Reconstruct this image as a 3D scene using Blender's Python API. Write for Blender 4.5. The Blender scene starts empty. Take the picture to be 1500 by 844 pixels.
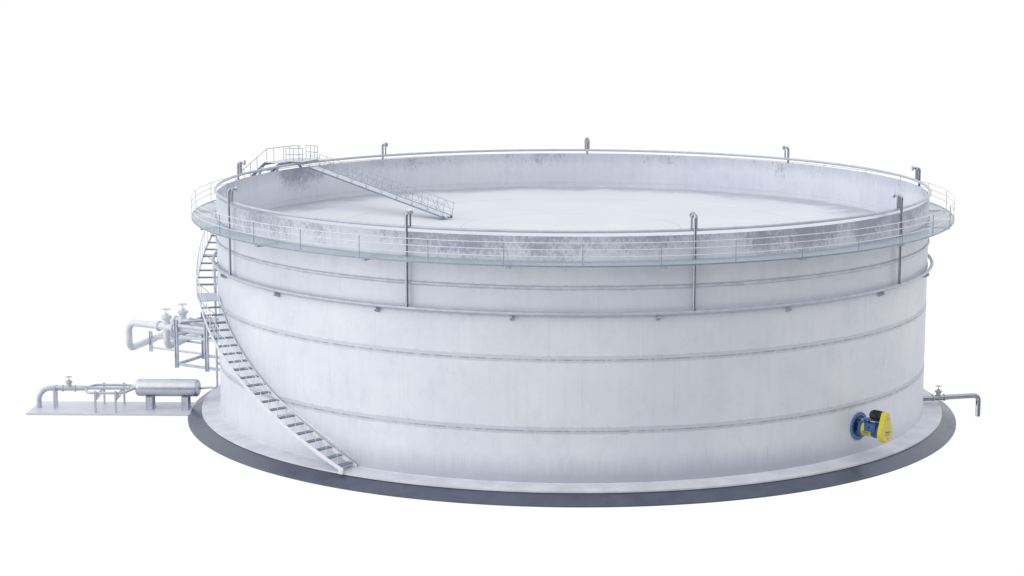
import bpy, bmesh, math, random
from mathutils import Vector, Matrix
random.seed(7)
PI = math.pi
scene = bpy.context.scene
col = scene.collection

# ------------------------------------------------------------------ camera
cam_d = bpy.data.cameras.new("camera"); cam = bpy.data.objects.new("camera", cam_d); col.objects.link(cam)
CAM_LOC = Vector((0, -118.024, 25.694))
pitch, yaw = math.radians(9.32442235), math.radians(-1.63043675)
Fv = Vector((math.sin(yaw)*math.cos(pitch), math.cos(yaw)*math.cos(pitch), -math.sin(pitch)))
Rv = Vector((math.cos(yaw), -math.sin(yaw), 0)); Uv = Rv.cross(Fv)
M = Matrix((Rv, Uv, -Fv)).transposed().to_4x4(); M.translation = CAM_LOC
cam.matrix_world = M
cam_d.sensor_width = 36; cam_d.lens = 3055.936/1500*36
cam_d.clip_start = 1; cam_d.clip_end = 1000
scene.camera = cam

# ------------------------------------------------------------------ light: a white photo studio
w = bpy.data.worlds.new("World"); scene.world = w; w.use_nodes = True
nt = w.node_tree; nt.nodes.clear()
def N(t, typ, **kw):
    n = t.nodes.new(typ)
    for k, v in kw.items(): setattr(n, k, v)
    return n
def math_n(t, op, a, b=None, clamp=False):
    n = N(t, 'ShaderNodeMath', operation=op, use_clamp=clamp)
    for i, x in enumerate((a, b)):
        if x is None: continue
        if isinstance(x, (int, float)): n.inputs[i].default_value = x
        else: t.links.new(x, n.inputs[i])
    return n.outputs[0]
def smooth(t, x, a, b, lo=0.0, hi=1.0):
    n = N(t, 'ShaderNodeMapRange', interpolation_type='SMOOTHSTEP')
    t.links.new(x, n.inputs['Value'])
    n.inputs['From Min'].default_value = a; n.inputs['From Max'].default_value = b
    n.inputs['To Min'].default_value = lo; n.inputs['To Max'].default_value = hi
    return n.outputs[0]
tc = N(nt, 'ShaderNodeTexCoord')
sx = N(nt, 'ShaderNodeSeparateXYZ'); nt.links.new(tc.outputs['Generated'], sx.inputs[0])
dt = N(nt, 'ShaderNodeVectorMath', operation='DOT_PRODUCT'); nt.links.new(tc.outputs['Generated'], dt.inputs[0])
dt.inputs[1].default_value = (0.45, -0.893, 0.0)
az = math_n(nt, 'ABSOLUTE', sx.outputs[2])
back = math_n(nt, 'MULTIPLY', smooth(nt, dt.outputs['Value'], 0.10, 0.85), smooth(nt, az, 0.46, 0.14))
L = math_n(nt, 'SUBTRACT', 1.03, math_n(nt, 'MULTIPLY', back, 0.85))
kd = N(nt, 'ShaderNodeVectorMath', operation='DOT_PRODUCT'); nt.links.new(tc.outputs['Generated'], kd.inputs[0])
kd.inputs[1].default_value = (-0.78, -0.47, 0.41)       # big soft key from the upper left behind the camera
L = math_n(nt, 'ADD', L, math_n(nt, 'MULTIPLY', smooth(nt, kd.outputs['Value'], 0.40, 0.95), 0.62))
low = math_n(nt, 'MULTIPLY', smooth(nt, sx.outputs[2], -0.36, -0.75), smooth(nt, sx.outputs[1], 0.75, 0.2))
L = math_n(nt, 'SUBTRACT', L, math_n(nt, 'MULTIPLY', low, 0.5))
bg = N(nt, 'ShaderNodeBackground'); bg.inputs[0].default_value = (1, 1, 1, 1)
nt.links.new(L, bg.inputs[1])
wo = N(nt, 'ShaderNodeOutputWorld'); nt.links.new(bg.outputs[0], wo.inputs[0])
vs = scene.view_settings
vs.view_transform = 'Standard'; vs.look = 'None'; vs.exposure = 0; vs.gamma = 1
scene.render.engine = 'CYCLES'
scene.cycles.use_denoising = True
scene.render.resolution_x = 1024; scene.render.resolution_y = 576

# ------------------------------------------------------------------ materials
def pbsdf(name):
    m = bpy.data.materials.new(name); m.use_nodes = True
    return m, m.node_tree, m.node_tree.nodes['Principled BSDF']
def mixc(t, fac, a, b, mode='MIX'):
    n = N(t, 'ShaderNodeMix', data_type='RGBA', blend_type=mode)
    for s, x in ((n.inputs[0], fac), (n.inputs[6], a), (n.inputs[7], b)):
        if isinstance(x, (int, float)): s.default_value = x
        elif isinstance(x, tuple): s.default_value = (*x, 1)
        else: t.links.new(x, s)
    return n.outputs[2]
def noise(t, vec, scale, detail=4, rough=0.55, dist=0.0):
    n = N(t, 'ShaderNodeTexNoise'); n.inputs['Scale'].default_value = scale
    n.inputs['Detail'].default_value = detail; n.inputs['Roughness'].default_value = rough
    n.inputs['Distortion'].default_value = dist
    if vec is not None: t.links.new(vec, n.inputs['Vector'])
    return n.outputs[0]
def mapping(t, vec, scale=(1, 1, 1), loc=(0, 0, 0), rot=(0, 0, 0)):
    n = N(t, 'ShaderNodeMapping'); n.inputs['Scale'].default_value = scale
    n.inputs['Location'].default_value = loc; n.inputs['Rotation'].default_value = rot
    t.links.new(vec, n.inputs['Vector']); return n.outputs[0]
def worn(name, c, rough=0.5, metal=0.0, var=0.12, scale=3.0, spec=0.5, bump=0.0):
    m, t, b = pbsdf(name)
    g = N(t, 'ShaderNodeTexCoord').outputs['Object']
    n = noise(t, g, scale, 6, 0.6)
    dark = tuple(x*(1-var) for x in c); lite = tuple(min(1, x*(1+var*0.5)) for x in c)
    t.links.new(mixc(t, smooth(t, n, 0.3, 0.7), dark, lite), b.inputs['Base Color'])
    t.links.new(smooth(t, noise(t, g, scale*2.3, 4), 0.2, 0.8, rough*0.8, min(1, rough*1.2)), b.inputs['Roughness'])
    b.inputs['Metallic'].default_value = metal
    b.inputs['Specular IOR Level'].default_value = spec
    if bump:
        bn = N(t, 'ShaderNodeBump'); bn.inputs['Strength'].default_value = bump; bn.inputs['Distance'].default_value = 0.01
        t.links.new(noise(t, g, scale*12, 5), bn.inputs['Height']); t.links.new(bn.outputs[0], b.inputs['Normal'])
    return m

def shell_material():
    m, t, b = pbsdf("weathered_tank_paint")
    g = N(t, 'ShaderNodeTexCoord').outputs['Object']
    xyz = N(t, 'ShaderNodeSeparateXYZ'); t.links.new(g, xyz.inputs[0])
    X, Y, Z = xyz.outputs
    streak = noise(t, mapping(t, g, (1, 1, 0.10)), 2.6, 8, 0.7)
    fine = noise(t, g, 3.5, 9, 0.75)
    big = noise(t, mapping(t, g, (1, 1, 1), (3.7, 1.2, 5.5)), 0.16, 3, 0.5)
    c = mixc(t, smooth(t, big, 0.3, 0.7), (0.68, 0.71, 0.79), (0.755, 0.78, 0.85))
    c = mixc(t, math_n(t, 'MULTIPLY', smooth(t, streak, 0.45, 0.75), 0.26), c, (0.56, 0.59, 0.68))
    c = mixc(t, math_n(t, 'MULTIPLY', smooth(t, fine, 0.5, 0.75), 0.26), c, (0.56, 0.59, 0.68))
    # slightly darker tone on the course below the stiffening ring
    up = math_n(t, 'MULTIPLY', smooth(t, Z, 8.25, 8.35), smooth(t, Z, 9.65, 9.55))
    c = mixc(t, math_n(t, 'MULTIPLY', up, 0.14), c, (0.42, 0.45, 0.56))
    # grime flecks along the rim
    ang = math_n(t, 'ARCTAN2', Y, X)
    speck = noise(t, mapping(t, g, (1, 1, 0.7), rot=(0.5, 0.3, 0.2)), 6.0, 12, 0.88, 0.2)
    patch = noise(t, mapping(t, g, (1, 1, 1), (11.3, 4.1, 2.0)), 0.30, 4, 0.6)
    zone = smooth(t, Z, 10.3, 12.0)
    thr = math_n(t, 'ADD', math_n(t, 'MULTIPLY', patch, 0.55), math_n(t, 'MULTIPLY', speck, 0.85))
    thr = math_n(t, 'ADD', thr, math_n(t, 'MULTIPLY', zone, 0.13))
    deg = math_n(t, 'MULTIPLY', ang, 180/PI)
    for ac, aw, k in ((-97, 12, 0.09), (-50, 26, 0.09), (148, 8, 0.16), (-148, 12, 0.03)):
        thr = math_n(t, 'ADD', thr, smooth(t, math_n(t, 'ABSOLUTE', math_n(t, 'SUBTRACT', deg, ac)), aw, aw*0.4, 0, k))
    rr = math_n(t, 'SQRT', math_n(t, 'ADD', math_n(t, 'MULTIPLY', X, X), math_n(t, 'MULTIPLY', Y, Y)))
    thr = math_n(t, 'SUBTRACT', thr, math_n(t, 'MULTIPLY', math_n(t, 'LESS_THAN', rr, 19.97), 0.045))
    gr = math_n(t, 'MULTIPLY', smooth(t, thr, 0.79, 0.94), smooth(t, Z, 10.0, 11.6))
    c = mixc(t, math_n(t, 'MULTIPLY', gr, 0.78), c, (0.23, 0.25, 0.34))
    rim = math_n(t, 'MULTIPLY', smooth(t, math_n(t, 'ADD', Z, math_n(t, 'MULTIPLY', streak, 0.9)), 11.6, 12.5), 0.30)
    c = mixc(t, rim, c, (0.33, 0.355, 0.45))
    cloud = noise(t, mapping(t, g, (1, 1, 0.8), (1, 7, 3)), 0.9, 7, 0.7)
    c = mixc(t, math_n(t, 'MULTIPLY', smooth(t, cloud, 0.46, 0.70), 0.14), c, (0.42, 0.44, 0.54))
    # weld bands between the plate courses
    jag = noise(t, mapping(t, g, (1, 1, 0.3)), 2.2, 8, 0.75)
    jz = math_n(t, 'ADD', Z, math_n(t, 'MULTIPLY', math_n(t, 'SUBTRACT', jag, 0.5), 0.30))
    for zc, hw, k in ((9.60, 0.13, .30), (8.30, 0.16, .30), (6.13, 0.20, .26), (2.63, 0.20, .30)):
        d = math_n(t, 'ABSOLUTE', math_n(t, 'SUBTRACT', jz, zc))
        c = mixc(t, smooth(t, d, hw, hw*0.75, 0, k), c, (0.30, 0.32, 0.40))
        d2 = math_n(t, 'ABSOLUTE', math_n(t, 'SUBTRACT', Z, zc - 0.03))
        ln = math_n(t, 'MULTIPLY', smooth(t, d2, 0.045, 0.02), smooth(t, jag, 0.42, 0.56, 0.15, 0.75))
        c = mixc(t, ln, c, (0.25, 0.26, 0.34))
    # faint upright plate seams, offset from course to course
    for z0, z1, off in ((0, 2.63, 0.0), (2.63, 6.13, 0.37), (6.13, 8.3, 0.72), (8.3, 9.6, 0.2), (9.6, 12.1, 0.55)):
        a = math_n(t, 'ADD', math_n(t, 'MULTIPLY', ang, 28/(2*PI)), off + 40)
        fr = math_n(t, 'ABSOLUTE', math_n(t, 'SUBTRACT', math_n(t, 'FRACT', a), 0.5))
        inz = math_n(t, 'MULTIPLY', math_n(t, 'GREATER_THAN', Z, z0), math_n(t, 'LESS_THAN', Z, z1))
        f = math_n(t, 'MULTIPLY', math_n(t, 'MULTIPLY', smooth(t, fr, 0.006, 0.002), inz), 0.14)
        c = mixc(t, f, c, (0.38, 0.40, 0.48))
    # shade toward the foot painted into the wall colour, edge broken by streaks
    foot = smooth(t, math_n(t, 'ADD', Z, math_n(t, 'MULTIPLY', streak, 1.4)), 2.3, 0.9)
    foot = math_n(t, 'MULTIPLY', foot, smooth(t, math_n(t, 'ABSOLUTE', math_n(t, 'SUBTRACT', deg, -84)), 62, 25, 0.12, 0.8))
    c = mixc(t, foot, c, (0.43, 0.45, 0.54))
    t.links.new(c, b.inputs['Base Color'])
    t.links.new(smooth(t, fine, 0.3, 0.7, 0.42, 0.60), b.inputs['Roughness'])
    b.inputs['Metallic'].default_value = 0.15
    bn = N(t, 'ShaderNodeBump'); bn.inputs['Strength'].default_value = 0.25; bn.inputs['Distance'].default_value = 0.03
    t.links.new(math_n(t, 'ADD', fine, streak), bn.inputs['Height']); t.links.new(bn.outputs[0], b.inputs['Normal'])
    return m

def roof_material():
    m, t, b = pbsdf("roof_deck_paint")
    g = N(t, 'ShaderNodeTexCoord').outputs['Object']
    xyz = N(t, 'ShaderNodeSeparateXYZ'); t.links.new(g, xyz.inputs[0])
    X, Y, Z = xyz.outputs
    r = math_n(t, 'SQRT', math_n(t, 'ADD', math_n(t, 'MULTIPLY', X, X), math_n(t, 'MULTIPLY', Y, Y)))
    big = noise(t, g, 0.22, 5, 0.6); fine = noise(t, mapping(t, g, (0.35, 1, 1)), 2.0, 8, 0.7)
    c = mixc(t, smooth(t, big, 0.3, 0.7), (0.64, 0.67, 0.735), (0.69, 0.71, 0.765))
    c = mixc(t, math_n(t, 'MULTIPLY', smooth(t, fine, 0.5, 0.8), 0.22), c, (0.60, 0.62, 0.69))
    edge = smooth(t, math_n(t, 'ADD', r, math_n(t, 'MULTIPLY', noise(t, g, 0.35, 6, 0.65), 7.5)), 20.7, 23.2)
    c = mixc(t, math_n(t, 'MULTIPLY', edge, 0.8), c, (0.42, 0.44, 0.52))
    for rc in (6.25, 13.6):
        d = math_n(t, 'ABSOLUTE', math_n(t, 'SUBTRACT', r, rc))
        c = mixc(t, smooth(t, d, 0.07, 0.03, 0, 0.5), c, (0.45, 0.48, 0.54))
    t.links.new(c, b.inputs['Base Color']); b.inputs['Roughness'].default_value = 0.7
    b.inputs['Specular IOR Level'].default_value = 0.2
    return m

def grating_material(grid=True):
    m, t, b = pbsdf("galvanised_deck_grating" if grid else "chequer_plate_deck")
    lo, hi = ((0.44, 0.51, 0.585), (0.60, 0.665, 0.74)) if grid else ((0.55, 0.615, 0.69), (0.67, 0.725, 0.79))
    g = N(t, 'ShaderNodeTexCoord').outputs['Object']
    n = noise(t, g, 9.0, 3, 0.6); n2 = noise(t, g, 0.8, 3, 0.5)
    c = mixc(t, smooth(t, n, 0.35, 0.65), lo, hi)
    c = mixc(t, math_n(t, 'MULTIPLY', n2, 0.3), c, (0.52, 0.58, 0.64))
    xyz = N(t, 'ShaderNodeSeparateXYZ'); t.links.new(g, xyz.inputs[0]); X, Y, _ = xyz.outputs
    rad = math_n(t, 'SQRT', math_n(t, 'ADD', math_n(t, 'MULTIPLY', X, X), math_n(t, 'MULTIPLY', Y, Y)))
    arc = math_n(t, 'MULTIPLY', math_n(t, 'ARCTAN2', Y, X), 20.7)
    ha = math_n(t, 'GREATER_THAN', math_n(t, 'FRACT', math_n(t, 'ADD', math_n(t, 'MULTIPLY', arc, 12.0), 4000.0)), 0.38)
    hb = math_n(t, 'GREATER_THAN', math_n(t, 'FRACT', math_n(t, 'MULTIPLY', rad, 20.0)), 0.30)
    hole = math_n(t, 'MULTIPLY', ha, hb)
    t.links.new(math_n(t, 'SUBTRACT', 1.0, hole) if grid else math_n(t, 'ADD', 1.0, 0.0), b.inputs['Alpha'])
    t.links.new(c, b.inputs['Base Color']); b.inputs['Roughness'].default_value = 0.55
    b.inputs['Metallic'].default_value = 0.1
    return m

def slab_material():
    m, t, b = pbsdf("dark_bitumen_slope")
    g = N(t, 'ShaderNodeTexCoord').outputs['Object']
    n = noise(t, g, 0.8, 8, 0.65, 0.4); n2 = noise(t, g, 7, 6, 0.7)
    c = mixc(t, smooth(t, n, 0.3, 0.7), (0.078, 0.088, 0.128), (0.102, 0.114, 0.162))
    c = mixc(t, math_n(t, 'MULTIPLY', smooth(t, n2, 0.5, 0.85), 0.22), c, (0.15, 0.17, 0.25))
    t.links.new(c, b.inputs['Base Color'])
    t.links.new(smooth(t, n, 0.3, 0.7, 0.26, 0.36), b.inputs['Roughness']); b.inputs['Specular Tint'].default_value = (0.72, 0.80, 1, 1)
    bn = N(t, 'ShaderNodeBump'); bn.inputs['Strength'].default_value = 0.3; bn.inputs['Distance'].default_value = 0.02
    t.links.new(n2, bn.inputs['Height']); t.links.new(bn.outputs[0], b.inputs['Normal'])
    return m

MAT = dict(
    shell=shell_material(), roof=roof_material(), grating=grating_material(), plate=grating_material(False), slab=slab_material(),
    concrete=worn("pale_apron", (0.67, 0.69, 0.76), 0.6, 0.0, 0.12, 0.7, 0.3, 0.15),
    bead=worn("painted_steel_bead", (0.60, 0.63, 0.72), 0.4, 0.2, 0.15, 1.5),
    pipe=worn("painted_ring_pipe", (0.52, 0.55, 0.635), 0.42, 0.3, 0.10, 2.0),
    steel=worn("brushed_steel", (0.62, 0.635, 0.70), 0.24, 0.92, 0.10, 4.0),
    riser=worn("polished_riser_steel", (0.44, 0.455, 0.515), 0.13, 1.0, 0.08, 4.0),
    vessel=worn("satin_vessel_steel", (0.60, 0.625, 0.69), 0.30, 0.9, 0.06, 2.0),
    cast=worn("pale_painted_castings", (0.735, 0.76, 0.83), 0.42, 0.1, 0.08, 3.0),
    frame=worn("galvanised_frame", (0.64, 0.665, 0.75), 0.35, 0.6, 0.15, 3.0),
    rail=worn("pale_rail_tube", (0.72, 0.74, 0.79), 0.4, 0.2, 0.08, 4.0),
    post=worn("grey_rail_post", (0.34, 0.36, 0.44), 0.4, 0.3, 0.1, 4.0),
    truss=worn("grey_truss_tube", (0.42, 0.45, 0.53), 0.4, 0.3, 0.1, 4.0),
    tread=worn("dark_tread_steel", (0.22, 0.27, 0.34), 0.45, 0.3, 0.2, 6.0),
    deckedge=worn("deck_edge_steel", (0.30, 0.355, 0.43), 0.4, 0.4, 0.15, 3.0),
    bracket=worn("bracket_steel", (0.44, 0.46, 0.54), 0.5, 0.3, 0.15, 3.0),
    skid=worn("skid_plate_paint", (0.66, 0.68, 0.75), 0.45, 0.15, 0.06, 1.0),
    blue=worn("blue_enamel", (0.045, 0.13, 0.33), 0.38, 0.0, 0.15, 4.0),
    lightblue=worn("light_blue_enamel", (0.09, 0.225, 0.47), 0.40, 0.0, 0.12, 4.0),
    yellow=worn("yellow_enamel", (0.72, 0.60, 0.03), 0.42, 0.0, 0.05, 4.0),
    paleyellow=worn("yellow_cover_face", (0.66, 0.58, 0.15), 0.5, 0.0, 0.04, 4.0),
    sticker=worn("ochre_warning_sticker", (0.55, 0.42, 0.05), 0.5, 0.0, 0.2, 20.0),
    bore_shade=worn("bore_shade_blue", (0.015, 0.04, 0.11), 0.45, 0.0, 0.15, 4.0),
    black=worn("charcoal_motor_paint", (0.022, 0.028, 0.038), 0.38, 0.0, 0.2, 5.0),
    ink=worn("grey_ink", (0.10, 0.10, 0.11), 0.6, 0.0, 0.05, 5.0),
)

# ------------------------------------------------------------------ geometry helpers
class MB:
    def __init__(s): s.v = []; s.f = []; s.sm = []
    def add(s, vs_, fs, smooth=True):
        o = len(s.v); s.v += [tuple(p) for p in vs_]
        for f in fs: s.f.append(tuple(o+i for i in f)); s.sm.append(smooth)
    def obj(s, name, mat, parent=None, loc=None):
        me = bpy.data.meshes.new(name); org = Vector(loc) if loc is not None else Vector((0, 0, 0))
        me.from_pydata([tuple(Vector(p)-org) for p in s.v], [], s.f)
        me.polygons.foreach_set('use_smooth', s.sm)
        me.materials.append(mat); me.update()
        bm = bmesh.new(); bm.from_mesh(me); bmesh.ops.recalc_face_normals(bm, faces=bm.faces); bm.to_mesh(me); bm.free()
        o = bpy.data.objects.new(name, me); col.objects.link(o); o.location = org
        if parent is not None:
            o.parent = parent
            p = parent; off = Vector((0, 0, 0))
            while p is not None: off += p.location; p = p.parent
            o.location = org - off
        return o
    # oriented box: centre c, axes (unit) ax ay az, half sizes
    def box(s, c, h, ax=(1, 0, 0), ay=(0, 1, 0), az=(0, 0, 1)):
        c = Vector(c); ax, ay, az = Vector(ax)*h[0], Vector(ay)*h[1], Vector(az)*h[2]
        p = [c+ax*i+ay*j+az*k for i in (-1, 1) for j in (-1, 1) for k in (-1, 1)]
        s.add(p, [(0, 1, 3, 2), (4, 6, 7, 5), (0, 4, 5, 1), (2, 3, 7, 6), (0, 2, 6, 4), (1, 5, 7, 3)], False)
    def bar(s, a, b, wd, ht, up=(0, 0, 1)):
        a, b = Vector(a), Vector(b); d = (b-a); L_ = d.length; d.normalize()
        side = d.cross(Vector(up));
        if side.length < 1e-4: side = d.cross(Vector((1, 0, 0)))
        side.normalize(); u = side.cross(d)
        s.box((a+b)/2, (L_/2, wd/2, ht/2), d, side, u)
    def ibeam(s, a, b, wd, ht, up=(0, 0, 1), t=0.03):
        a, b = Vector(a), Vector(b); d = (b-a).normalized(); side = d.cross(Vector(up)).normalized(); u = side.cross(d)
        s.bar(a+u*(ht/2-t/2), b+u*(ht/2-t/2), wd, t, up); s.bar(a-u*(ht/2-t/2), b-u*(ht/2-t/2), wd, t, up)
        s.bar(a, b, t, ht-2*t-0.002, up)
    def tube(s, pts, r, seg=12, closed=False, caps=True):
        pts = [Vector(p) for p in pts]; n = len(pts); rings = []
        T = []
        for i in range(n):
            if closed: d = pts[(i+1) % n]-pts[i-1]
            elif i == 0: d = pts[1]-pts[0]
            elif i == n-1: d = pts[-1]-pts[-2]
            else: d = (pts[i+1]-pts[i]).normalized()+(pts[i]-pts[i-1]).normalized()
            T.append(d.normalized())
        ref = Vector((0, 0, 1)) if abs(T[0].z) < 0.9 else Vector((1, 0, 0))
        nrm = (ref - T[0]*ref.dot(T[0])).normalized()
        vs_ = []
        for i in range(n):
            nrm = (nrm - T[i]*nrm.dot(T[i])).normalized(); bi = T[i].cross(nrm)
            rr = r[i] if isinstance(r, (list, tuple)) else r
            for k in range(seg):
                a = 2*PI*k/seg; vs_.append(pts[i]+(nrm*math.cos(a)+bi*math.sin(a))*rr)
        fs = []
        m = n if closed else n-1
        for i in range(m):
            j = (i+1) % n
            for k in range(seg): fs.append((i*seg+k, i*seg+(k+1) % seg, j*seg+(k+1) % seg, j*seg+k))
        s.add(vs_, fs, True)
        if caps and not closed:
            s.add(vs_[:seg], [tuple(range(seg))[::-1]], False); s.add(vs_[-seg:], [tuple(range(seg))], False)
    # lathe around an axis; profile of (h, r); every profile span keeps its own vertices so its edges stay crisp
    def lathe(s, prof, o=(0, 0, 0), ax=(0, 0, 1), seg=24, soft=False):
        o = Vector(o); ax = Vector(ax).normalized()
        e1 = ax.cross(Vector((0, 0, 1))) if abs(ax.z) < 0.9 else Vector((1, 0, 0))
        e1.normalize(); e2 = ax.cross(e1)
        def ring(h, r): return [o+ax*h+(e1*math.cos(2*PI*k/seg)+e2*math.sin(2*PI*k/seg))*r for k in range(seg)]
        if soft:
            vs_ = []; fs = []
            for h, r in prof: vs_ += ring(h, r)
            for i in range(len(prof)-1):
                for k in range(seg): fs.append((i*seg+k, i*seg+(k+1) % seg, (i+1)*seg+(k+1) % seg, (i+1)*seg+k))
            s.add(vs_, fs, True)
        else:
            for (h0, r0), (h1, r1) in zip(prof, prof[1:]):
                vs_ = ring(h0, max(r0, 1e-4))+ring(h1, max(r1, 1e-4))
                s.add(vs_, [(k, (k+1) % seg, seg+(k+1) % seg, seg+k) for k in range(seg)], True)
    # sector of a flat ring around the tank's axis
    def sector(s, r0, r1, z0, z1, a0, a1, n=None):
        n = n or max(2, int(abs(a1-a0)/1.5)); full = abs(abs(a1-a0)-360) < 1e-6
        P = []
        for i in range(n+1):
            a = math.radians(a0+(a1-a0)*i/n); c_, s_ = math.cos(a), math.sin(a)
            P.append([(r0*c_, r0*s_, z0), (r1*c_, r1*s_, z0), (r1*c_, r1*s_, z1), (r0*c_, r0*s_, z1)])
        for q in range(4):
            vs_ = []; 
            for p in P: vs_ += [p[q], p[(q+1) % 4]]
            s.add(vs_, [(2*i, 2*i+1, 2*i+3, 2*i+2) for i in range(n)], q in (1, 3))
        if not full:
            s.add(P[0], [(0, 1, 2, 3)], False); s.add(P[-1], [(0, 1, 2, 3)], False)
    # rectangular bar swept through rings given as (angle, z) at radius r
    def helix(s, path, r, wd, ht):
        rings = []
        for a, z in path:
            a = math.radians(a); c_, s_ = math.cos(a), math.sin(a)
            rings.append([((r-wd/2)*c_, (r-wd/2)*s_, z-ht/2), ((r+wd/2)*c_, (r+wd/2)*s_, z-ht/2), ((r+wd/2)*c_, (r+wd/2)*s_, z+ht/2), ((r-wd/2)*c_, (r-wd/2)*s_, z+ht/2)])
        for q in range(4):
            vs_ = []
            for p in rings: vs_ += [p[q], p[(q+1) % 4]]
            s.add(vs_, [(2*i, 2*i+1, 2*i+3, 2*i+2) for i in range(len(rings)-1)], True)
        s.add(rings[0], [(0, 1, 2, 3)], False); s.add(rings[-1], [(0, 1, 2, 3)], False)
    # closed 2-D outline extruded; origin o, plane axes ux uy, normal un
    def prism(s, out, o, ux, uy, un, h, bev=0.0):
        o, ux, uy, un = Vector(o), Vector(ux), Vector(uy), Vector(un)
        n = len(out); cx = sum(p[0] for p in out)/n; cy = sum(p[1] for p in out)/n
        def lay(z, ins):
            r_ = []
            for x, y in out:
                d = math.hypot(x-cx, y-cy); k = max(0, (d-ins)/d)
                r_.append(o+ux*(cx+(x-cx)*k)+uy*(cy+(y-cy)*k)+un*z)
            return r_
        ls = [(0, 0), (h-bev, 0)] + ([(h-bev*0.3, bev*0.3), (h, bev)] if bev else [])
        vs_ = []
        for z, i in ls: vs_ += lay(z, i)
        fs = [(l*n+k, l*n+(k+1) % n, (l+1)*n+(k+1) % n, (l+1)*n+k) for l in range(len(ls)-1) for k in range(n)]
        s.add(vs_, fs, bool(bev)); s.add(vs_[:n], [tuple(range(n))], False); s.add(vs_[-n:], [tuple(range(n))], False)

def pol(r, deg, z): a = math.radians(deg); return Vector((r*math.cos(a), r*math.sin(a), z))
def fillet(pts, rad, n=8):
    pts = [Vector(p) for p in pts]; out = [pts[0]]
    for i in range(1, len(pts)-1):
        a, b, c = pts[i-1], pts[i], pts[i+1]
        d0 = (a-b).normalized(); d1 = (c-b).normalized(); ang = d0.angle(d1)
        if abs(ang-PI) < 0.02: out.append(b); continue
        rr = rad[i-1] if isinstance(rad, (list, tuple)) else rad
        tl = min(rr/math.tan(ang/2), (a-b).length*0.98, (c-b).length*0.98); rr = tl*math.tan(ang/2)
        p0, p1 = b+d0*tl, b+d1*tl
        cen = b+(d0+d1).normalized()*(rr/math.sin(ang/2)); v0, v1 = p0-cen, p1-cen; tot = v0.angle(v1); axr = v0.cross(v1).normalized()
        for k in range(n+1): out.append(cen+Matrix.Rotation(tot*k/n, 3, axr) @ v0)
    out.append(pts[-1]); return out

def thing(name, label, cat, loc=(0, 0, 0), group=None, kind=None):
    o = bpy.data.objects.new(name, None); col.objects.link(o); o.location = loc; o.empty_display_size = 0.3
    return tag(o, label, cat, group, kind)
def tag(o, label, cat, group=None, kind=None):
    o['label'] = label; o['category'] = cat
    if group: o['group'] = group
    if kind: o['kind'] = kind
    return o
def part(mb, name, mat, parent): return mb.obj(name, MAT[mat], parent)
def one(name, mat, parent, fn, *a, **k):
    mb = MB(); getattr(mb, fn)(*a, **k); return mb.obj(name, MAT[mat], parent)

# ================================================================== foundation
f_ = thing('tank_foundation', 'round tank foundation with a pale sloping apron and a dark grey outer ring', 'foundation')
mb = MB(); mb.lathe([(0.045, 20.003), (0.02, 20.02), (0.0, 20.08), (-0.01, 20.2), (-0.035, 20.5), (-0.085, 21.06)], seg=256, soft=True)
mb.lathe([(-0.085, 21.06), (-0.17, 21.06), (-0.17, 20.2)], seg=256)
part(mb, 'apron', 'concrete', f_)
mb = MB(); mb.lathe([(-0.15, 20.3), (-0.175, 20.98), (-0.60, 21.86), (-0.66, 21.86), (-0.66, 0.01)], seg=256)
part(mb, 'sloping_ring', 'slab', f_)

# ================================================================== tank
ZR, R0 = 12.07, 20.0
tank = thing('storage_tank', 'huge open-topped round white steel storage tank with grimy rim', 'storage tank')
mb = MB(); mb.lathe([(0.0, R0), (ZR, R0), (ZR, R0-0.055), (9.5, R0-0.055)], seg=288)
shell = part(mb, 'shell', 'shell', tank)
def torus_pts(r, z, n=288): return [pol(r, 360*i/n, z) for i in range(n)]
for z in (9.60,): one('stiffening_ring', 'bead', shell, 'tube', torus_pts(R0+0.02, z), 0.075, 10, True)
for z, h in ((6.13, 0.10), (2.63, 0.10)):
    one('weld_band', 'shell', shell, 'lathe', [(z-h, R0-.01), (z-h, R0+0.014), (z+h, R0+0.014), (z+h, R0-.01)], seg=288)
one('weld_band', 'shell', shell, 'lathe', [(8.20, R0-.01), (8.20, R0+0.03), (8.30, R0+0.03), (8.30, R0-.01)], seg=288)
one('weld_band', 'shell', shell, 'lathe', [(10.17, R0-.05), (10.17, R0-0.075), (10.21, R0-0.075), (10.21, R0-.05)], seg=288)
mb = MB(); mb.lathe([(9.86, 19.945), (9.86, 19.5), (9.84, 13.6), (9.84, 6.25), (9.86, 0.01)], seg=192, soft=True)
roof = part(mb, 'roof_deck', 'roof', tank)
one('rim_seal', 'concrete', roof, 'lathe', [(9.86, 19.80), (9.91, 19.80), (9.93, 19.93)], seg=192)

# ================================================================== ring pipes
rp = thing('lower_ring_pipe', 'pale pipe ring running round the tank wall below the walkway', 'pipe')
part_ring = one('pipe', 'pipe', rp, 'tube', torus_pts(20.25, 8.37), 0.088, 14, True)
for k in range(18):
    a = -158 + 20*k
    if -200 < a-0 and 160 < a % 360 < 190: continue
    t_, n_ = Vector((-math.sin(math.radians(a)), math.cos(math.radians(a)), 0)), pol(1, a, 0)
    mb = MB(); mb.box(pol(20.18, a, 8.16), (0.14, 0.07, 0.02), n_, t_); mb.box(pol(20.19, a, 8.215), (0.12, 0.045, 0.05), n_, t_)
    p0 = pol(20.02, a, 8.14); tri = [(0, 0), (0.28, 0), (0.28, -0.05), (0, -0.16)]
    mb.prism(tri, p0-t_*0.065, n_, (0, 0, 1), t_, 0.02); mb.prism(tri, p0+t_*0.045, n_, (0, 0, 1), t_, 0.02)
    part(mb, 'bracket', 'bracket', rp)
up_ = thing('upper_ring_pipe', 'slim pale pipe ring floating just above the rim of the tank', 'pipe')
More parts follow.
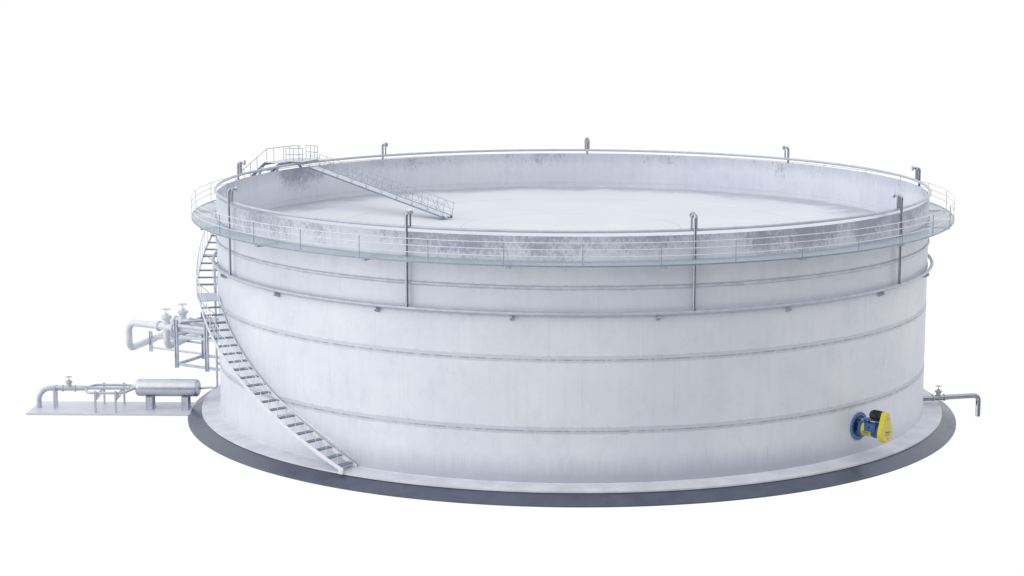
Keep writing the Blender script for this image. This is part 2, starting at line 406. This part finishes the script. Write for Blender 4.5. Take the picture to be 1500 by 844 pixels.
one('pipe', 'pipe', up_, 'tube', torus_pts(20.04, 12.31), 0.074, 14, True)

# ================================================================== risers
def riser(a, label):
    b0 = pol(20.25, a, 8.37)
    t = thing('riser_pipe', label, 'pipe', b0, 'riser pipes standing round the tank')
    n_, t_ = pol(1, a, 0), Vector((-math.sin(math.radians(a)), math.cos(math.radians(a)), 0))
    pts = fillet([pol(20.25, a, 8.44), pol(20.25, a, 13.02), pol(19.86, a, 13.02)], 0.16)
    one('pipe', 'riser', t, 'tube', pts, 0.075, 14)
    l, r = pol(20.08, a, 12.36)-t_*0.125, pol(20.08, a, 12.36)+t_*0.125
    z_ = Vector((0, 0, 0.68))
    one('return_bend', 'riser', t, 'tube', fillet([l, l+z_, r+z_, r], 0.11), 0.05, 10)
    d = MB(); d.lathe([(0, 0.075), (0.03, 0.15), (0.10, 0.155), (0.10, 0.075), (0.02, 0.055), (0.02, 0.001)], pol(19.90, a, 13.02), -n_, 20)
    part(d, 'nozzle_flange', 'vessel', t)
    one('socket', 'riser', t, 'lathe', [(0, 0.1), (0.10, 0.1), (0.10, 0.07)], pol(20.25, a, 8.44), (0, 0, 1), 14)
for a, lab in (
    (-153, 'polished riser pipe at the left front of the tank, nearest the curving stair'),
    (-113, 'polished riser pipe on the front wall below the foot of the rolling ladder'),
    (-73, 'polished riser pipe on the front wall right of centre, its double bend seen face on'),
    (-33, 'polished riser pipe on the front wall near the right end, above the yellow mixer'),
    (7, 'polished riser pipe behind the far rim at the right end of the tank'),
    (47, 'polished riser pipe behind the far rim, right of the middle one'),
    (87, 'polished riser pipe behind the middle of the far rim, round nozzle facing us'),
    (127, 'polished riser pipe behind the far rim, just right of the rolling ladder top'),
    (167, 'polished riser pipe behind the far rim at left, beside the platform steps')): riser(a, lab)

# ================================================================== walkway
RW, ZW = 21.38, 10.90
wk = thing('walkway', 'narrow grated walkway ringing the tank below its rim', 'walkway')
A_TOP, A_OPEN = -199.4, -187.0            # the stair comes up through this opening
one('deck', 'grating', wk, 'sector', 20.03, RW, ZW-0.03, ZW, A_OPEN, A_TOP+360)
mb = MB(); mb.sector(RW-0.05, RW, ZW-0.09, ZW-0.032, -199.4, 160.6); mb.sector(20.02, 20.07, ZW-0.09, ZW-0.032, A_OPEN, A_TOP+360)
part(mb, 'deck_edge', 'deckedge', wk)
rails = MB()
for z in (11.95, 11.63, 11.30):
    rails.tube([pol(RW-0.02, -199.4+360*i/300, z) for i in range(301)], 0.021, 6)
part(rails, 'handrail', 'rail', wk)
for k in range(36):
    a = -158.5 + 10*k
    one('post', 'post' if -150 < a < -10 else 'rail', wk, 'tube', [pol(RW-0.02, a, ZW-0.10), pol(RW-0.02, a, 11.95)], 0.021, 6)
for k in range(18):
    a = -158 + 20*k; a_ = math.radians(a)
    if 160 < a % 360 < 175: continue
    t_, n_ = Vector((-math.sin(a_), math.cos(a_), 0)), pol(1, a, 0)
    mb = MB(); mb.box(pol(20.68, a, ZW-0.15), (0.66, 0.11, 0.055), n_, t_)
    part(mb, 'bracket', 'bracket', wk)

# ================================================================== spiral stair
SL = 6.45                                  # degrees per metre of rise
def stair_z(a):                            # a runs negative from the foot
    if a > -163.3: return 0.2+(-122.9-a)/SL
    if a > -171.0: return 6.46
    return 6.46+(-171.0-a)/SL
st = thing('spiral_stair', 'steel stair curving up the left side of the tank from foundation to walkway', 'stairs', pol(20.8, -122, -0.1))
path = [(-121.9-0.75*i) for i in range(int((199.4-121.9)/0.75)+1)]
for r in (20.09, 21.18):
    one('stringer', 'rail', st, 'helix', [(a, max(stair_z(a), 0.06)) for a in path], r, 0.035, 0.22)
def tread(a, z, da):
    mb = MB(); mb.sector(20.11, 21.16, z-0.03, z+0.02, a-da/2, a+da/2, 2)
    part(mb, 'tread', 'tread', st)
zz = 0.22; ntr = 0
while zz < 10.75:
    a = -122.9-(zz-0.2)*SL if zz < 6.4 else -171.0-(zz-6.46)*SL
    if not (6.3 < zz < 6.6): tread(a, zz, 0.95)
    zz += 0.30
one('landing', 'plate', st, 'sector', 20.11, 21.16, 6.44, 6.50, -170.6, -163.6)
hr = MB(); hr.tube([pol(21.18, a, stair_z(a)+1.15) for a in path[1:]], 0.024, 6)
part(hr, 'handrail', 'rail', st)
hr = MB(); hr.tube([pol(20.30, a, stair_z(a)+0.95) for a in path[45:]], 0.016, 6)
hr.tube([pol(21.18, a, stair_z(a)+0.62) for a in path[30:72]], 0.014, 6)
part(hr, 'inner_rail', 'rail', st)
for i in range(40):
    a = -122.9-1.92*i
    if a < -199: break
    one('baluster', 'rail', st, 'tube', [pol(21.18, a, stair_z(a)-0.05), pol(21.18, a, stair_z(a)+1.15)], 0.015, 6)
for a in (-135.5, -147, -158, -166, -174, -182, -190):
    z = stair_z(a)-0.1
    one('brace', 'frame', st, 'tube', [pol(21.14, a, z), pol(20.02, a, z-1.0)], 0.022, 6)
    one('brace', 'frame', st, 'tube', [pol(21.14, a, z), pol(20.02, a, z)], 0.022, 6)
one('foot_plate', 'rail', st, 'box', pol(21.18, -122.3, -0.03), (0.06, 0.14, 0.09), pol(1, -122.3, 0), pol(1, -32.3, 0))

# ================================================================== platform stair and gauging platform
pf = thing('gauging_platform', 'small railed platform with steps reached from the walkway at the far left rim', 'platform', pol(20.8, 150, 12.0))
ZP = 12.48
mb = MB(); mb.sector(20.35, 21.4, ZP-0.03, ZP, 142.8, 152.2)
part(mb, 'deck', 'plate', pf)
# inner deck across the rim, toward the rolling ladder
def quad(mb_, ps, z0, z1):
    mb_.add([(x, y, z0) for x, y in ps]+[(x, y, z1) for x, y in ps], [(0, 1, 2, 3), (4, 5, 6, 7), (0, 1, 5, 4), (1, 2, 6, 5), (2, 3, 7, 6), (3, 0, 4, 7)], False)
P2 = lambda r, a: (r*math.cos(math.radians(a)), r*math.sin(math.radians(a)))
mb = MB(); quad(mb, [P2(20.36, 148.9), P2(19.55, 148.3), P2(19.9, 142.9), P2(20.36, 142.8)], ZP-0.034, ZP-0.004)
part(mb, 'inner_deck', 'plate', pf)
mb = MB()
for r in (20.33, 21.4): mb.helix([(a, ZP-0.10) for a in [142.8+0.94*i for i in range(11)]], r, 0.04, 0.16)
mb.bar(pol(20.36, 148.9, ZP-0.11), pol(19.5, 148.3, ZP-0.11), 0.05, 0.16); mb.bar(pol(19.55, 148.3, ZP-0.11), pol(19.9, 142.9, ZP-0.11), 0.05, 0.16)
mb.bar(pol(20.36, 142.85, ZP-0.11), pol(19.9, 142.9, ZP-0.11), 0.05, 0.16)
part(mb, 'edge_beam', 'deckedge', pf)
mb = MB()
for r in (20.33, 21.4): mb.helix([(160.6-0.84*i, ZW+0.02+(ZP-ZW-0.12)*i/10) for i in range(11)], r, 0.05, 0.22)
part(mb, 'stringer', 'deckedge', pf)
for i in range(4):
    a = 160.6-8.4*(i+0.6)/4.4; z = ZW+(ZP-ZW)*(i+0.8)/5
    one('tread', 'tread', pf, 'sector', 20.36, 21.37, z-0.02, z+0.02, a-0.45, a+0.45, 2)
H = 13.28
for nm, pts in (('handrail', [pol(21.4, 160.4, 12.05)] + [pol(21.4, 151.6-0.68*i, H) for i in range(11)] + [pol(20.75, 144.6, H)]),):
    one(nm, 'truss', pf, 'tube', pts, 0.024, 6)
for a in (158.4, 156.4, 154.4, 151.6, 149.7, 147.2, 145.6, 143.4):
    zt = H if a < 152 else 12.05+(160.4-a)/8.8*(H-12.05); zb = ZP if a < 152.2 else ZW+(160.6-a)/8.4*(ZP-ZW)
    one('post', 'truss', pf, 'tube', [pol(21.4, a, zb-0.1), pol(21.4, a, zt)], 0.02, 6)
for seq in ([Vector((-17.72, 10.80, 0)), Vector((-17.25, 10.66, 0)), Vector((-16.88, 10.54, 0)), Vector((-16.70, 10.85, 0))],
            [Vector((-16.70, 12.65, 0)), Vector((-16.38, 12.42, 0)), Vector((-16.12, 12.20, 0)), Vector((-15.93, 12.22, 0))]):
    mb = MB()
    for z in (H, (H+ZP)/2): mb.tube([p+Vector((0, 0, z)) for p in seq], 0.022, 6)
    part(mb, 'guard_rail', 'truss', pf)
    for p in seq: one('post', 'truss', pf, 'tube', [p+Vector((0, 0, ZP-0.1)), p+Vector((0, 0, H))], 0.02, 6)
for a0, a1 in ((160.2, 157.6), (154.3, 152.3), (147, 147)):
    one('strut', 'deckedge', pf, 'bar', pol(20.0, a0, 12.0), pol(20.33, a1, ZP-0.12), 0.12, 0.12)

# ================================================================== rolling ladder
top_, bot_ = Vector((-16.0, 10.75, 12.10)), Vector((-7.24, 3.13, 10.02))
rl = thing('rolling_ladder', 'long sloping lattice-railed ladder from the platform down to the roof deck', 'ladder', bot_)
d = (bot_-top_).normalized(); side = d.cross(Vector((0, 0, 1))).normalized(); upv = side.cross(d)
hw = 0.40
mb = MB(); mb.bar(top_, bot_, 2*hw-0.06, 0.03, upv); part(mb, 'deck', 'plate', rl)
for s_ in (-1, 1):
    mb = MB(); mb.bar(top_+side*s_*hw, bot_+side*s_*hw, 0.045, 0.08, upv)
    part(mb, 'stringer', 'deckedge', rl)
    mb = MB(); o_ = side*s_*hw
    HT = upv*0.80; HM = upv*0.42
    ext = d*0.35
    mb.tube([top_+o_+HT, bot_+o_+HT+ext*0.3], 0.017, 6); mb.tube([top_+o_+HM, bot_+o_+HM+ext*0.3], 0.014, 6)
    n = 9; Ln = (bot_-top_).length
    for i in range(n+1):
        p = top_+d*(Ln*i/n)+o_
        mb.tube([p+upv*0.05, p+HT], 0.015, 6)
        if i < n:
            q = top_+d*(Ln*(i+1)/n)+o_; h = (p+q)/2
            mb.tube([p+upv*0.06, h+HT], 0.012, 5); mb.tube([h+HT, q+upv*0.06], 0.012, 5)
    part(mb, 'side_truss', 'truss', rl)
mb = MB()
for k in (-1, 1): mb.bar(top_+side*0.22*k-upv*0.09, bot_+side*0.22*k-upv*0.09, 0.035, 0.04, upv)
part(mb, 'under_rail', 'deckedge', rl)
for s_ in (-1, 1):
    one('wheel', 'tread', rl, 'lathe', [(-0.03, 0.001), (-0.03, 0.09), (0.03, 0.09), (0.03, 0.001)], bot_+side*s_*(hw-0.07)-upv*0.03, side, 16)

# ================================================================== valves
def gate_valve(o, axis, s=1.0, parent=None, mat='cast'):
    o = Vector(o); ax = Vector(axis).normalized(); zu = Vector((0, 0, 1))
    mb = MB()
    mb.lathe([(-0.36*s, 0.15*s), (0.36*s, 0.15*s)], o, ax, 20)
    mb.lathe([(-0.1*s, 0.145*s), (0.30*s, 0.145*s), (0.32*s, 0.19*s), (0.36*s, 0.215*s), (0.45*s, 0.215*s), (0.46*s, 0.16*s), (0.47*s, 0.09*s), (0.53*s, 0.09*s), (0.55*s, 0.03*s)], o, zu, 20)
    b = part(mb, 'valve', mat, parent)
    for e in (-1, 1):
        f = MB(); f.lathe([(-0.035*s, 0.14*s), (-0.035*s, 0.21*s), (0.035*s, 0.21*s), (0.035*s, 0.14*s)], o+ax*e*0.38*s, ax, 24)
        part(f, 'flange', mat, b)
    wl = MB(); zc = 0.70*s
    wl.tube([o+Vector((0, 0, 0.5*s)), o+Vector((0, 0, zc+0.03*s))], 0.022*s, 8)
    wl.tube([o+Vector((0.19*s*math.cos(2*PI*k/24), 0.19*s*math.sin(2*PI*k/24), zc)) for k in range(24)], 0.014*s, 6, True)
    for k in range(4):
        a = PI/4+k*PI/2
        wl.tube([o+Vector((0, 0, zc)), o+Vector((0.19*s*math.cos(a), 0.19*s*math.sin(a), zc))], 0.011*s, 5)
    part(wl, 'handwheel', mat, b)
    return b

# ================================================================== outlet pipe (right)
ol = thing('outlet_pipe', 'shiny steel outlet pipe with valve and downturned end at the right of the tank', 'pipe', (20.5, -1.3, 0.3))
A, B = Vector((19.6, -1.72, 0.33)), Vector((23.38, -0.40, 0.27))
dr = (B-A).normalized()
one('pipe', 'riser', ol, 'tube', fillet([A, B, B+Vector((0, 0, -1.22))], 0.30, 10), 0.15, 18)
gate_valve(A+dr*1.42, dr, 0.95, ol, 'vessel')

# ================================================================== side entry mixer
n_ = Vector((0.737, -0.676, 0)); t_ = Vector((0.676, 0.737, 0)); z_ = Vector((0, 0, 1))
MC = n_*20+z_*1.47
mx = thing('tank_mixer', 'blue side-entry tank mixer with black motor and yellow teardrop belt guard', 'mixer', MC)
def ML(a, t, z): return MC+n_*a+t_*t+z_*z
fl = one('mounting_flange', 'lightblue', mx, 'lathe', [(-0.08, 0.3), (-0.08, 0.72), (-0.075, 0.73), (0.05, 0.73), (0.06, 0.72), (0.06, 0.565), (0.05, 0.555)], MC, n_, 48)
one('bore', 'bore_shade', mx, 'lathe', [(0.05, 0.557), (0.012, 0.53), (0.012, 0.01)], MC, n_, 40)  # shade inside the recess is painted in with a darker blue
for k in range(20):
    a = 2*PI*(k+0.5)/20; one('bolt', 'black', fl, 'lathe', [(0.055, 0.030), (0.085, 0.030), (0.085, 0.001)], ML(0, 0.645*math.cos(a), 0.645*math.sin(a)), n_, 6)
mb = MB()   # tapering bearing yoke between flange and housing
def frustum(mb_, q0, q1):
    v_ = [ML(*p) for p in q0]+[ML(*p) for p in q1]
    mb_.add(v_, [(0, 1, 2, 3), (4, 5, 6, 7), (0, 1, 5, 4), (1, 2, 6, 5), (2, 3, 7, 6), (3, 0, 4, 7)], False)
frustum(mb, [(0.24, -0.30, -0.02), (0.24, 0.22, -0.02), (0.24, 0.16, 0.46), (0.24, -0.16, 0.46)], [(0.52, -0.34, -0.02), (0.52, 0.3, -0.02), (0.50, 0.10, 0.28), (0.50, -0.10, 0.28)])
part(mb, 'bearing_yoke', 'lightblue', mx)
mb = MB()
for a in (0.9, 2.2, 3.9, 5.4): mb.bar(ML(0.03, 0.33*math.cos(a), 0.33*math.sin(a)), ML(0.3, 0.30*math.cos(a), 0.30*math.sin(a)), 0.09, 0.09)
mb.lathe([(0.02, 0.14), (0.3, 0.12)], MC, n_, 16)
part(mb, 'neck', 'blue', mx)
mb = MB(); BO = MC-z_*0.05
mb.lathe([(0.22, 0.01), (0.22, 0.43), (0.36, 0.43), (0.38, 0.385), (1.02, 0.375), (1.03, 0.40), (1.12, 0.40), (1.13, 0.36), (1.51, 0.34), (1.51, 0.01)], BO, n_, 40)
mb.box(ML(0.95, -0.30, 0.12), (0.32, 0.13, 0.20), n_, t_, z_)
body = part(mb, 'housing', 'blue', mx)
one('inspection_port', 'black', body, 'lathe', [(0, 0.05), (0.03, 0.05), (0.03, 0.001)], ML(0.92, -0.425, 0.14), -t_, 14)
one('plug', 'black', body, 'lathe', [(0, 0.035), (0.03, 0.035), (0.03, 0.001)], ML(0.68, -0.43, 0.23), -t_, 12)
mb = MB()   # motor plate on stilts
mb.box(ML(0.95, 0.03, 0.46), (0.52, 0.26, 0.022), n_, t_, z_)
for a in (0.48, 1.18):
    for t in (-0.15, 0.22): mb.bar(ML(a, t, 0.24), ML(a, t, 0.44), 0.05, 0.10)
part(mb, 'motor_plate', 'blue', mx)
mb = MB(); MO = ML(0.12, 0.02, 0.72)
mb.lathe([(0.60, 0.01), (0.60, 0.15), (0.64, 0.205), (0.70, 0.235), (1.28, 0.235), (1.30, 0.25), (1.36, 0.25), (1.37, 0.01)], MO, n_, 32)
for k in range(22):
    a = 2*PI*k/22; e = t_*math.cos(a)+z_*math.sin(a)
    mb.box(MO+n_*0.98+e*0.243, (0.22, 0.007, 0.018), n_, e.cross(n_), e)
mb.box(ML(1.12, 0.02, 0.51), (0.26, 0.18, 0.022), n_, t_, z_)
mb.box(ML(1.1, -0.22, 0.75), (0.13, 0.055, 0.09), n_, t_, z_)
mo = part(mb, 'motor', 'black', mx)
one('lifting_eye', 'frame', mo, 'tube', [ML(1.1, 0.02+0.035*math.cos(2*PI*k/12), 1.00+0.035*math.sin(2*PI*k/12)) for k in range(12)], 0.014, 6, True)
# teardrop guard
def teardrop(rt, rb, zt, zb, n=18):
    dd = zt-zb; ph = math.asin((rb-rt)/dd); out = []
    for k in range(n+1):
        a = ph+(PI-2*ph)*k/n; out.append((rt*math.cos(a), zt+rt*math.sin(a)))
    for k in range(n+1):
        a = PI-ph+(PI+2*ph)*k/n; out.append((rb*math.cos(a), zb+rb*math.sin(a)))
    return out
td = teardrop(0.23, 0.51, 0.74, -0.10)
GT = -0.03
mb = MB(); mb.prism(td, ML(1.50, GT, 0), t_, z_, n_, 0.26, 0.035)
gd = part(mb, 'belt_guard', 'yellow', mx)
cx = 0.0
td2 = teardrop(0.19, 0.465, 0.74, -0.10)
one('guard_cover', 'paleyellow', gd, 'prism', td2, ML(1.762, GT, 0), t_, z_, n_, 0.012, 0.004)
for z in (0.62, -0.38):
    mb = MB()
    for k in (-1, 1): mb.box(ML(1.777, GT+0.03+k*0.05, z), (0.0015, 0.036, 0.05), n_, t_, z_)
    part(mb, 'warning_sticker', 'sticker', gd)
for t, z in ((-0.33, 0.33), (0.33, 0.42)):
    one('latch', 'yellow', gd, 'box', ML(1.755, GT+t*0.95, z), (0.02, 0.03, 0.02), n_, t_, z_)
# L-shaped sticker wrapped on the housing
def on_body(a, z, r=0.393):
    ph = math.asin(max(-1, min(1, z/r))); return BO+n_*a-t_*(r*math.cos(ph))+z_*(r*math.sin(ph))
mb = MB()
def patchq(a0, a1, z0, z1, sl=0.0, n=8):
    vs_ = []; fs = []
    for i in range(n+1):
        for j in range(n+1):
            z = z0+(z1-z0)*j/n; vs_.append(on_body(a0+(a1-a0)*i/n+sl*z, z))
    for i in range(n):
        for j in range(n): fs.append((i*(n+1)+j, (i+1)*(n+1)+j, (i+1)*(n+1)+j+1, i*(n+1)+j+1))
    mb.add(vs_, fs, True)
patchq(0.40, 0.63, 0.0, 0.32); patchq(0.40, 0.98, -0.33, -0.002)
part(mb, 'name_sticker', 'yellow', body)
def text(s, size, org, ux, uy, un, mat, name, parent, width=None):
    cu = bpy.data.curves.new('txt', 'FONT'); cu.body = s; cu.size = size; cu.extrude = 0.0015; cu.align_x = 'CENTER'; cu.align_y = 'CENTER'
    cu.offset = size*0.012
    to = bpy.data.objects.new('txt', cu); col.objects.link(to)
    dg = bpy.context.evaluated_depsgraph_get(); me = bpy.data.meshes.new_from_object(to.evaluated_get(dg))
    xs = [v.co.x for v in me.vertices]; k = width/(max(xs)-min(xs)) if width else 1.0
    mb = MB()
    mb.add([Vector(org)+Vector(ux)*v.co.x*k+Vector(uy)*v.co.y*k+Vector(un)*(v.co.z) for v in me.vertices], [tuple(p.vertices) for p in me.polygons], False)
    bpy.data.objects.remove(to); bpy.data.curves.remove(cu); bpy.data.meshes.remove(me)
    return part(mb, name, mat, parent)
text("\u203aPlenty", 0.16, ML(1.778, GT+0.02, -0.05), t_, z_, n_, 'ink', 'lettering', gd, 0.46)
text("SPX FLOW", 0.07, ML(1.778, GT-0.01, -0.19), t_, z_, n_, 'ink', 'lettering', gd, 0.40)
zt = -0.12; un = -t_
text("\u203aPlenty", 0.1, on_body(0.70, -0.10, 0.40)-t_*0.012, n_, z_, un, 'ink', 'lettering', body, 0.38)
text("SPX FLOW", 0.05, on_body(0.70, -0.21, 0.40)-t_*0.03, n_, z_, un, 'ink', 'lettering', body, 0.36)

# ================================================================== skid on the left
sk = one('base_plate', 'skid', None, 'box', (-26.2, -1.42, -0.595), (4.70, 1.60, 0.055))
tag(sk, 'long flat pale plate on the ground left of the tank under the pressure vessel', 'plate')
SY, SZ, ZT = -1.42, 0.60, -0.54
vt = thing('pressure_vessel', 'horizontal satin steel pressure vessel with rounded ends on two saddles', 'vessel', (-23.05, SY, ZT))
mb = MB(); ends = []
x0, x1, rv, re = -24.92, -21.22, 0.50, 0.24
prof = [(0, 0.001)]
for k in range(9):
    a = PI/2*k/8; prof.append((re*(1-math.cos(a)), rv-re+re*math.sin(a) if k else rv-re))
prof2 = [(x1-x0-h, r) for h, r in prof[::-1]]
mb.lathe(prof+prof2, (x0, SY, 0.655), (1, 0, 0), 48, True)
vs_o = part(mb, 'drum', 'vessel', vt)
for xc in (-24.10, -22.05):
    mb = MB(); mb.box((xc, SY-0.42, -0.16), (0.19, 0.03, 0.365)); mb.box((xc, SY+0.42, -0.17), (0.19, 0.03, 0.365)); mb.box((xc, SY, -0.10), (0.02, 0.39, 0.28)); mb.box((xc, SY, 0.19), (0.19, 0.45, 0.02)); mb.box((xc, SY, -0.515), (0.19, 0.48, 0.018))
    part(mb, 'saddle', 'frame', vt)
one('inlet_nozzle', 'vessel', vt, 'lathe', [(-0.16, 0.001), (-0.16, 0.12), (-0.11, 0.12), (-0.11, 0.08), (0.02, 0.08)], (x0, SY, 0.61), (1, 0, 0), 20)
# feed pipe from vessel to the ring main
fp = thing('feed_pipe', 'thin upright pipe from the vessel up the tank edge behind the stair', 'pipe', (-20.3, SY, 0.5))
pa = pol(20.17, -171.0, 0)
one('pipe', 'pipe', fp, 'tube', fillet([(x1-0.02, SY, 0.62), (-20.5, -2.2, 0.85), pa+Vector((0, 0, 1.02)), pa+Vector((0, 0, 8.3))], [0.1, 0.35], 8), 0.065, 12)
# inlet pipe with bypass loops
ip = thing('inlet_pipe', 'pale pipe line with valve and side loops leading into the left end of the vessel', 'pipe', (-30.55, SY, ZT))
one('pipe', 'pipe', ip, 'tube', fillet([(-30.55, SY, ZT-0.02), (-30.55, SY, 0.585), (-27.85, SY, 0.60)], 0.72, 12)+[Vector((-27.83, SY, 0.60))], 0.148, 20)
one('reducer', 'pipe', ip, 'lathe', [(0, 0.148), (0.16, 0.088)], (-27.83, SY, 0.60), (1, 0, 0), 20)
one('straight_pipe', 'pipe', ip, 'tube', [(-27.70, SY, 0.60), (x0-0.02, SY, 0.61)], 0.088, 16)
for s_ in (-1, 1):
    y = SY+(1.0 if s_ > 0 else -1.22)
    one('bypass_pipe', 'pipe', ip, 'tube', fillet([(-27.85, SY, 0.60), (-27.45, y, 0.58), (-25.40, y, 0.58), (-25.0, SY, 0.61)], 0.42, 10), 0.075, 16)
gate_valve((-28.78, SY, 0.585), (1, 0, 0), 0.95, ip, 'pipe')
def support(x, y0, y1, label, gusset):
    s = thing('pipe_support', label, 'support', (x, SY, ZT), 'pipe supports on the base plate')
    for y in (y0, y1): one('leg', 'pipe' if y == y0 else 'frame', s, 'box', (x, y, (ZT+0.72)/2), (0.055, 0.05, (0.72-ZT)/2))
    one('cross_beam', 'pipe', s, 'box', (x, (y0+y1)/2, 0.40), (0.05, (y1-y0)/2-0.05, 0.05))
    if gusset: one('gusset', 'pipe', s, 'prism', [(0, 0), (0.32, 0), (0, -0.34)], (x+0.05, y0-0.0, 0.50), (1, 0, 0), (0, 0, 1), (0, 1, 0), 0.02)
support(-29.58, SY-0.28, SY+0.28, 'narrow two-legged pipe support beside the elbow of the inlet pipe', False)
support(-26.98, SY-1.32, SY+1.0, 'wide two-legged pipe support under the side loops, farther from the vessel', True)
support(-25.82, SY-1.32, SY+1.0, 'wide two-legged pipe support under the side loops, nearer to the vessel', True)

# ================================================================== manifold beside the stair
u = Vector((math.cos(math.radians(-30)), math.sin(math.radians(-30)), 0)); v = Vector((math.cos(math.radians(67)), math.sin(math.radians(67)), 0)); Z = Vector((0, 0, 1))
FL = Vector((-23.07, 1.5, 1.23)); FR = FL+u*2.28; RL = FL+v*2.85; RR = FR+v*2.85
fr = thing('pipe_rack', 'open steel support frame bracketed to the tank behind the stair', 'frame', FL)
HP = 2.88
for p in (FL, FR, RL, RR):
    mb = MB(); w_ = 0.20
    mb.bar(p+u*0.085, p+u*0.085+Z*HP, 0.022, w_, v); mb.bar(p-u*0.085, p-u*0.085+Z*HP, 0.022, w_, v); mb.bar(p, p+Z*HP, 0.147, 0.02, v)
    part(mb, 'post', 'frame', fr)
def beam(a, b, h=0.16, wd=0.12): one('beam', 'frame', fr, 'ibeam', a, b, wd, h, (0, 0, 1), 0.022)
e = 0.11
for h in (HP-0.35, HP-0.98, 0.22):
    H_ = Z*h
    beam(FL+H_+u*e, FR+H_-u*e); beam(RL+H_+u*e, RR+H_-u*e)
    beam(FL+H_+v*e-Z*0.01, RL+H_-v*e-Z*0.01); 
    if h > 1: beam(FR+H_+v*e-Z*0.01, RR+H_-v*e-Z*0.01)
    beam(FR+H_+u*e, FR+H_+u*1.15)
    beam(FR+v*1.4+H_-u*0.3, FR+H_+u*0.9+v*1.4)
beam(FL+Z*(HP-0.22)+v*1.4+u*0.1, FR+Z*(HP-0.22)+v*1.4-u*0.1, 0.14)
beam(FL+Z*(HP-0.20)+u*0.2+v*0.25, RR+Z*(HP-0.20)-u*0.2-v*0.25, 0.10, 0.16)
MPp, P4 = RL-u*2.1, RL-u*4.15
for p, h0, h1 in ((P4, 0.03, 1.30), (MPp, -0.0, 1.3)):
    mb = MB(); mb.bar(p+u*0.08+Z*h0, p+u*0.08+Z*h1, 0.022, 0.16, v); mb.bar(p-u*0.08+Z*h0, p-u*0.08+Z*h1, 0.022, 0.16, v); mb.bar(p+Z*h0, p+Z*h1, 0.138, 0.02, v)
    part(mb, 'post', 'frame', fr)
for h in (0.30, 0.96): beam(P4+Z*h+u*0.1, MPp+Z*h-u*0.1, 0.12, 0.10); beam(MPp+Z*h+u*0.1, RL+Z*h-u*0.12, 0.12, 0.10)
VP = Vector((-23.8, 2.3, 3.52))
mA = thing('loop_pipe', 'thick pale pipe bending in a wide loop at far left, with the lower front valve', 'pipe', VP)
rp_ = 0.205
c1 = VP-u*2.95; w76 = Vector((math.cos(math.radians(76)), math.sin(math.radians(76)), 0))
one('pipe', 'cast', mA, 'tube', fillet([VP+u*4.1, c1, c1-Z*1.62, c1-Z*1.62+w76*5.6], 0.55, 12), rp_, 24)
one('collar', 'cast', mA, 'lathe', [(-0.03, 0.2), (-0.03, 0.225), (0.03, 0.225), (0.03, 0.2)], c1-Z*1.62+w76*3.3, w76, 24)
gate_valve(VP, u, 1.5, mA, 'cast')
one('pipe', 'cast', mA, 'tube', fillet([VP, VP-Z*1.22, VP-Z*1.22+w76*4.6], 0.5, 12), rp_, 24)
mB = thing('branch_pipe', 'thick pale pipe carrying the higher rear valve behind the loop pipe', 'pipe', VP+v*1.75)
V2 = VP+v*1.75+Z*0.02
one('pipe', 'cast', mB, 'tube', fillet([V2+u*3.3, V2-u*1.0, V2-u*1.0-Z*1.0, V2-u*1.0-Z*1.0+v*1.4], 0.42, 10), rp_, 24)
gate_valve(V2, u, 1.5, mB, 'cast')
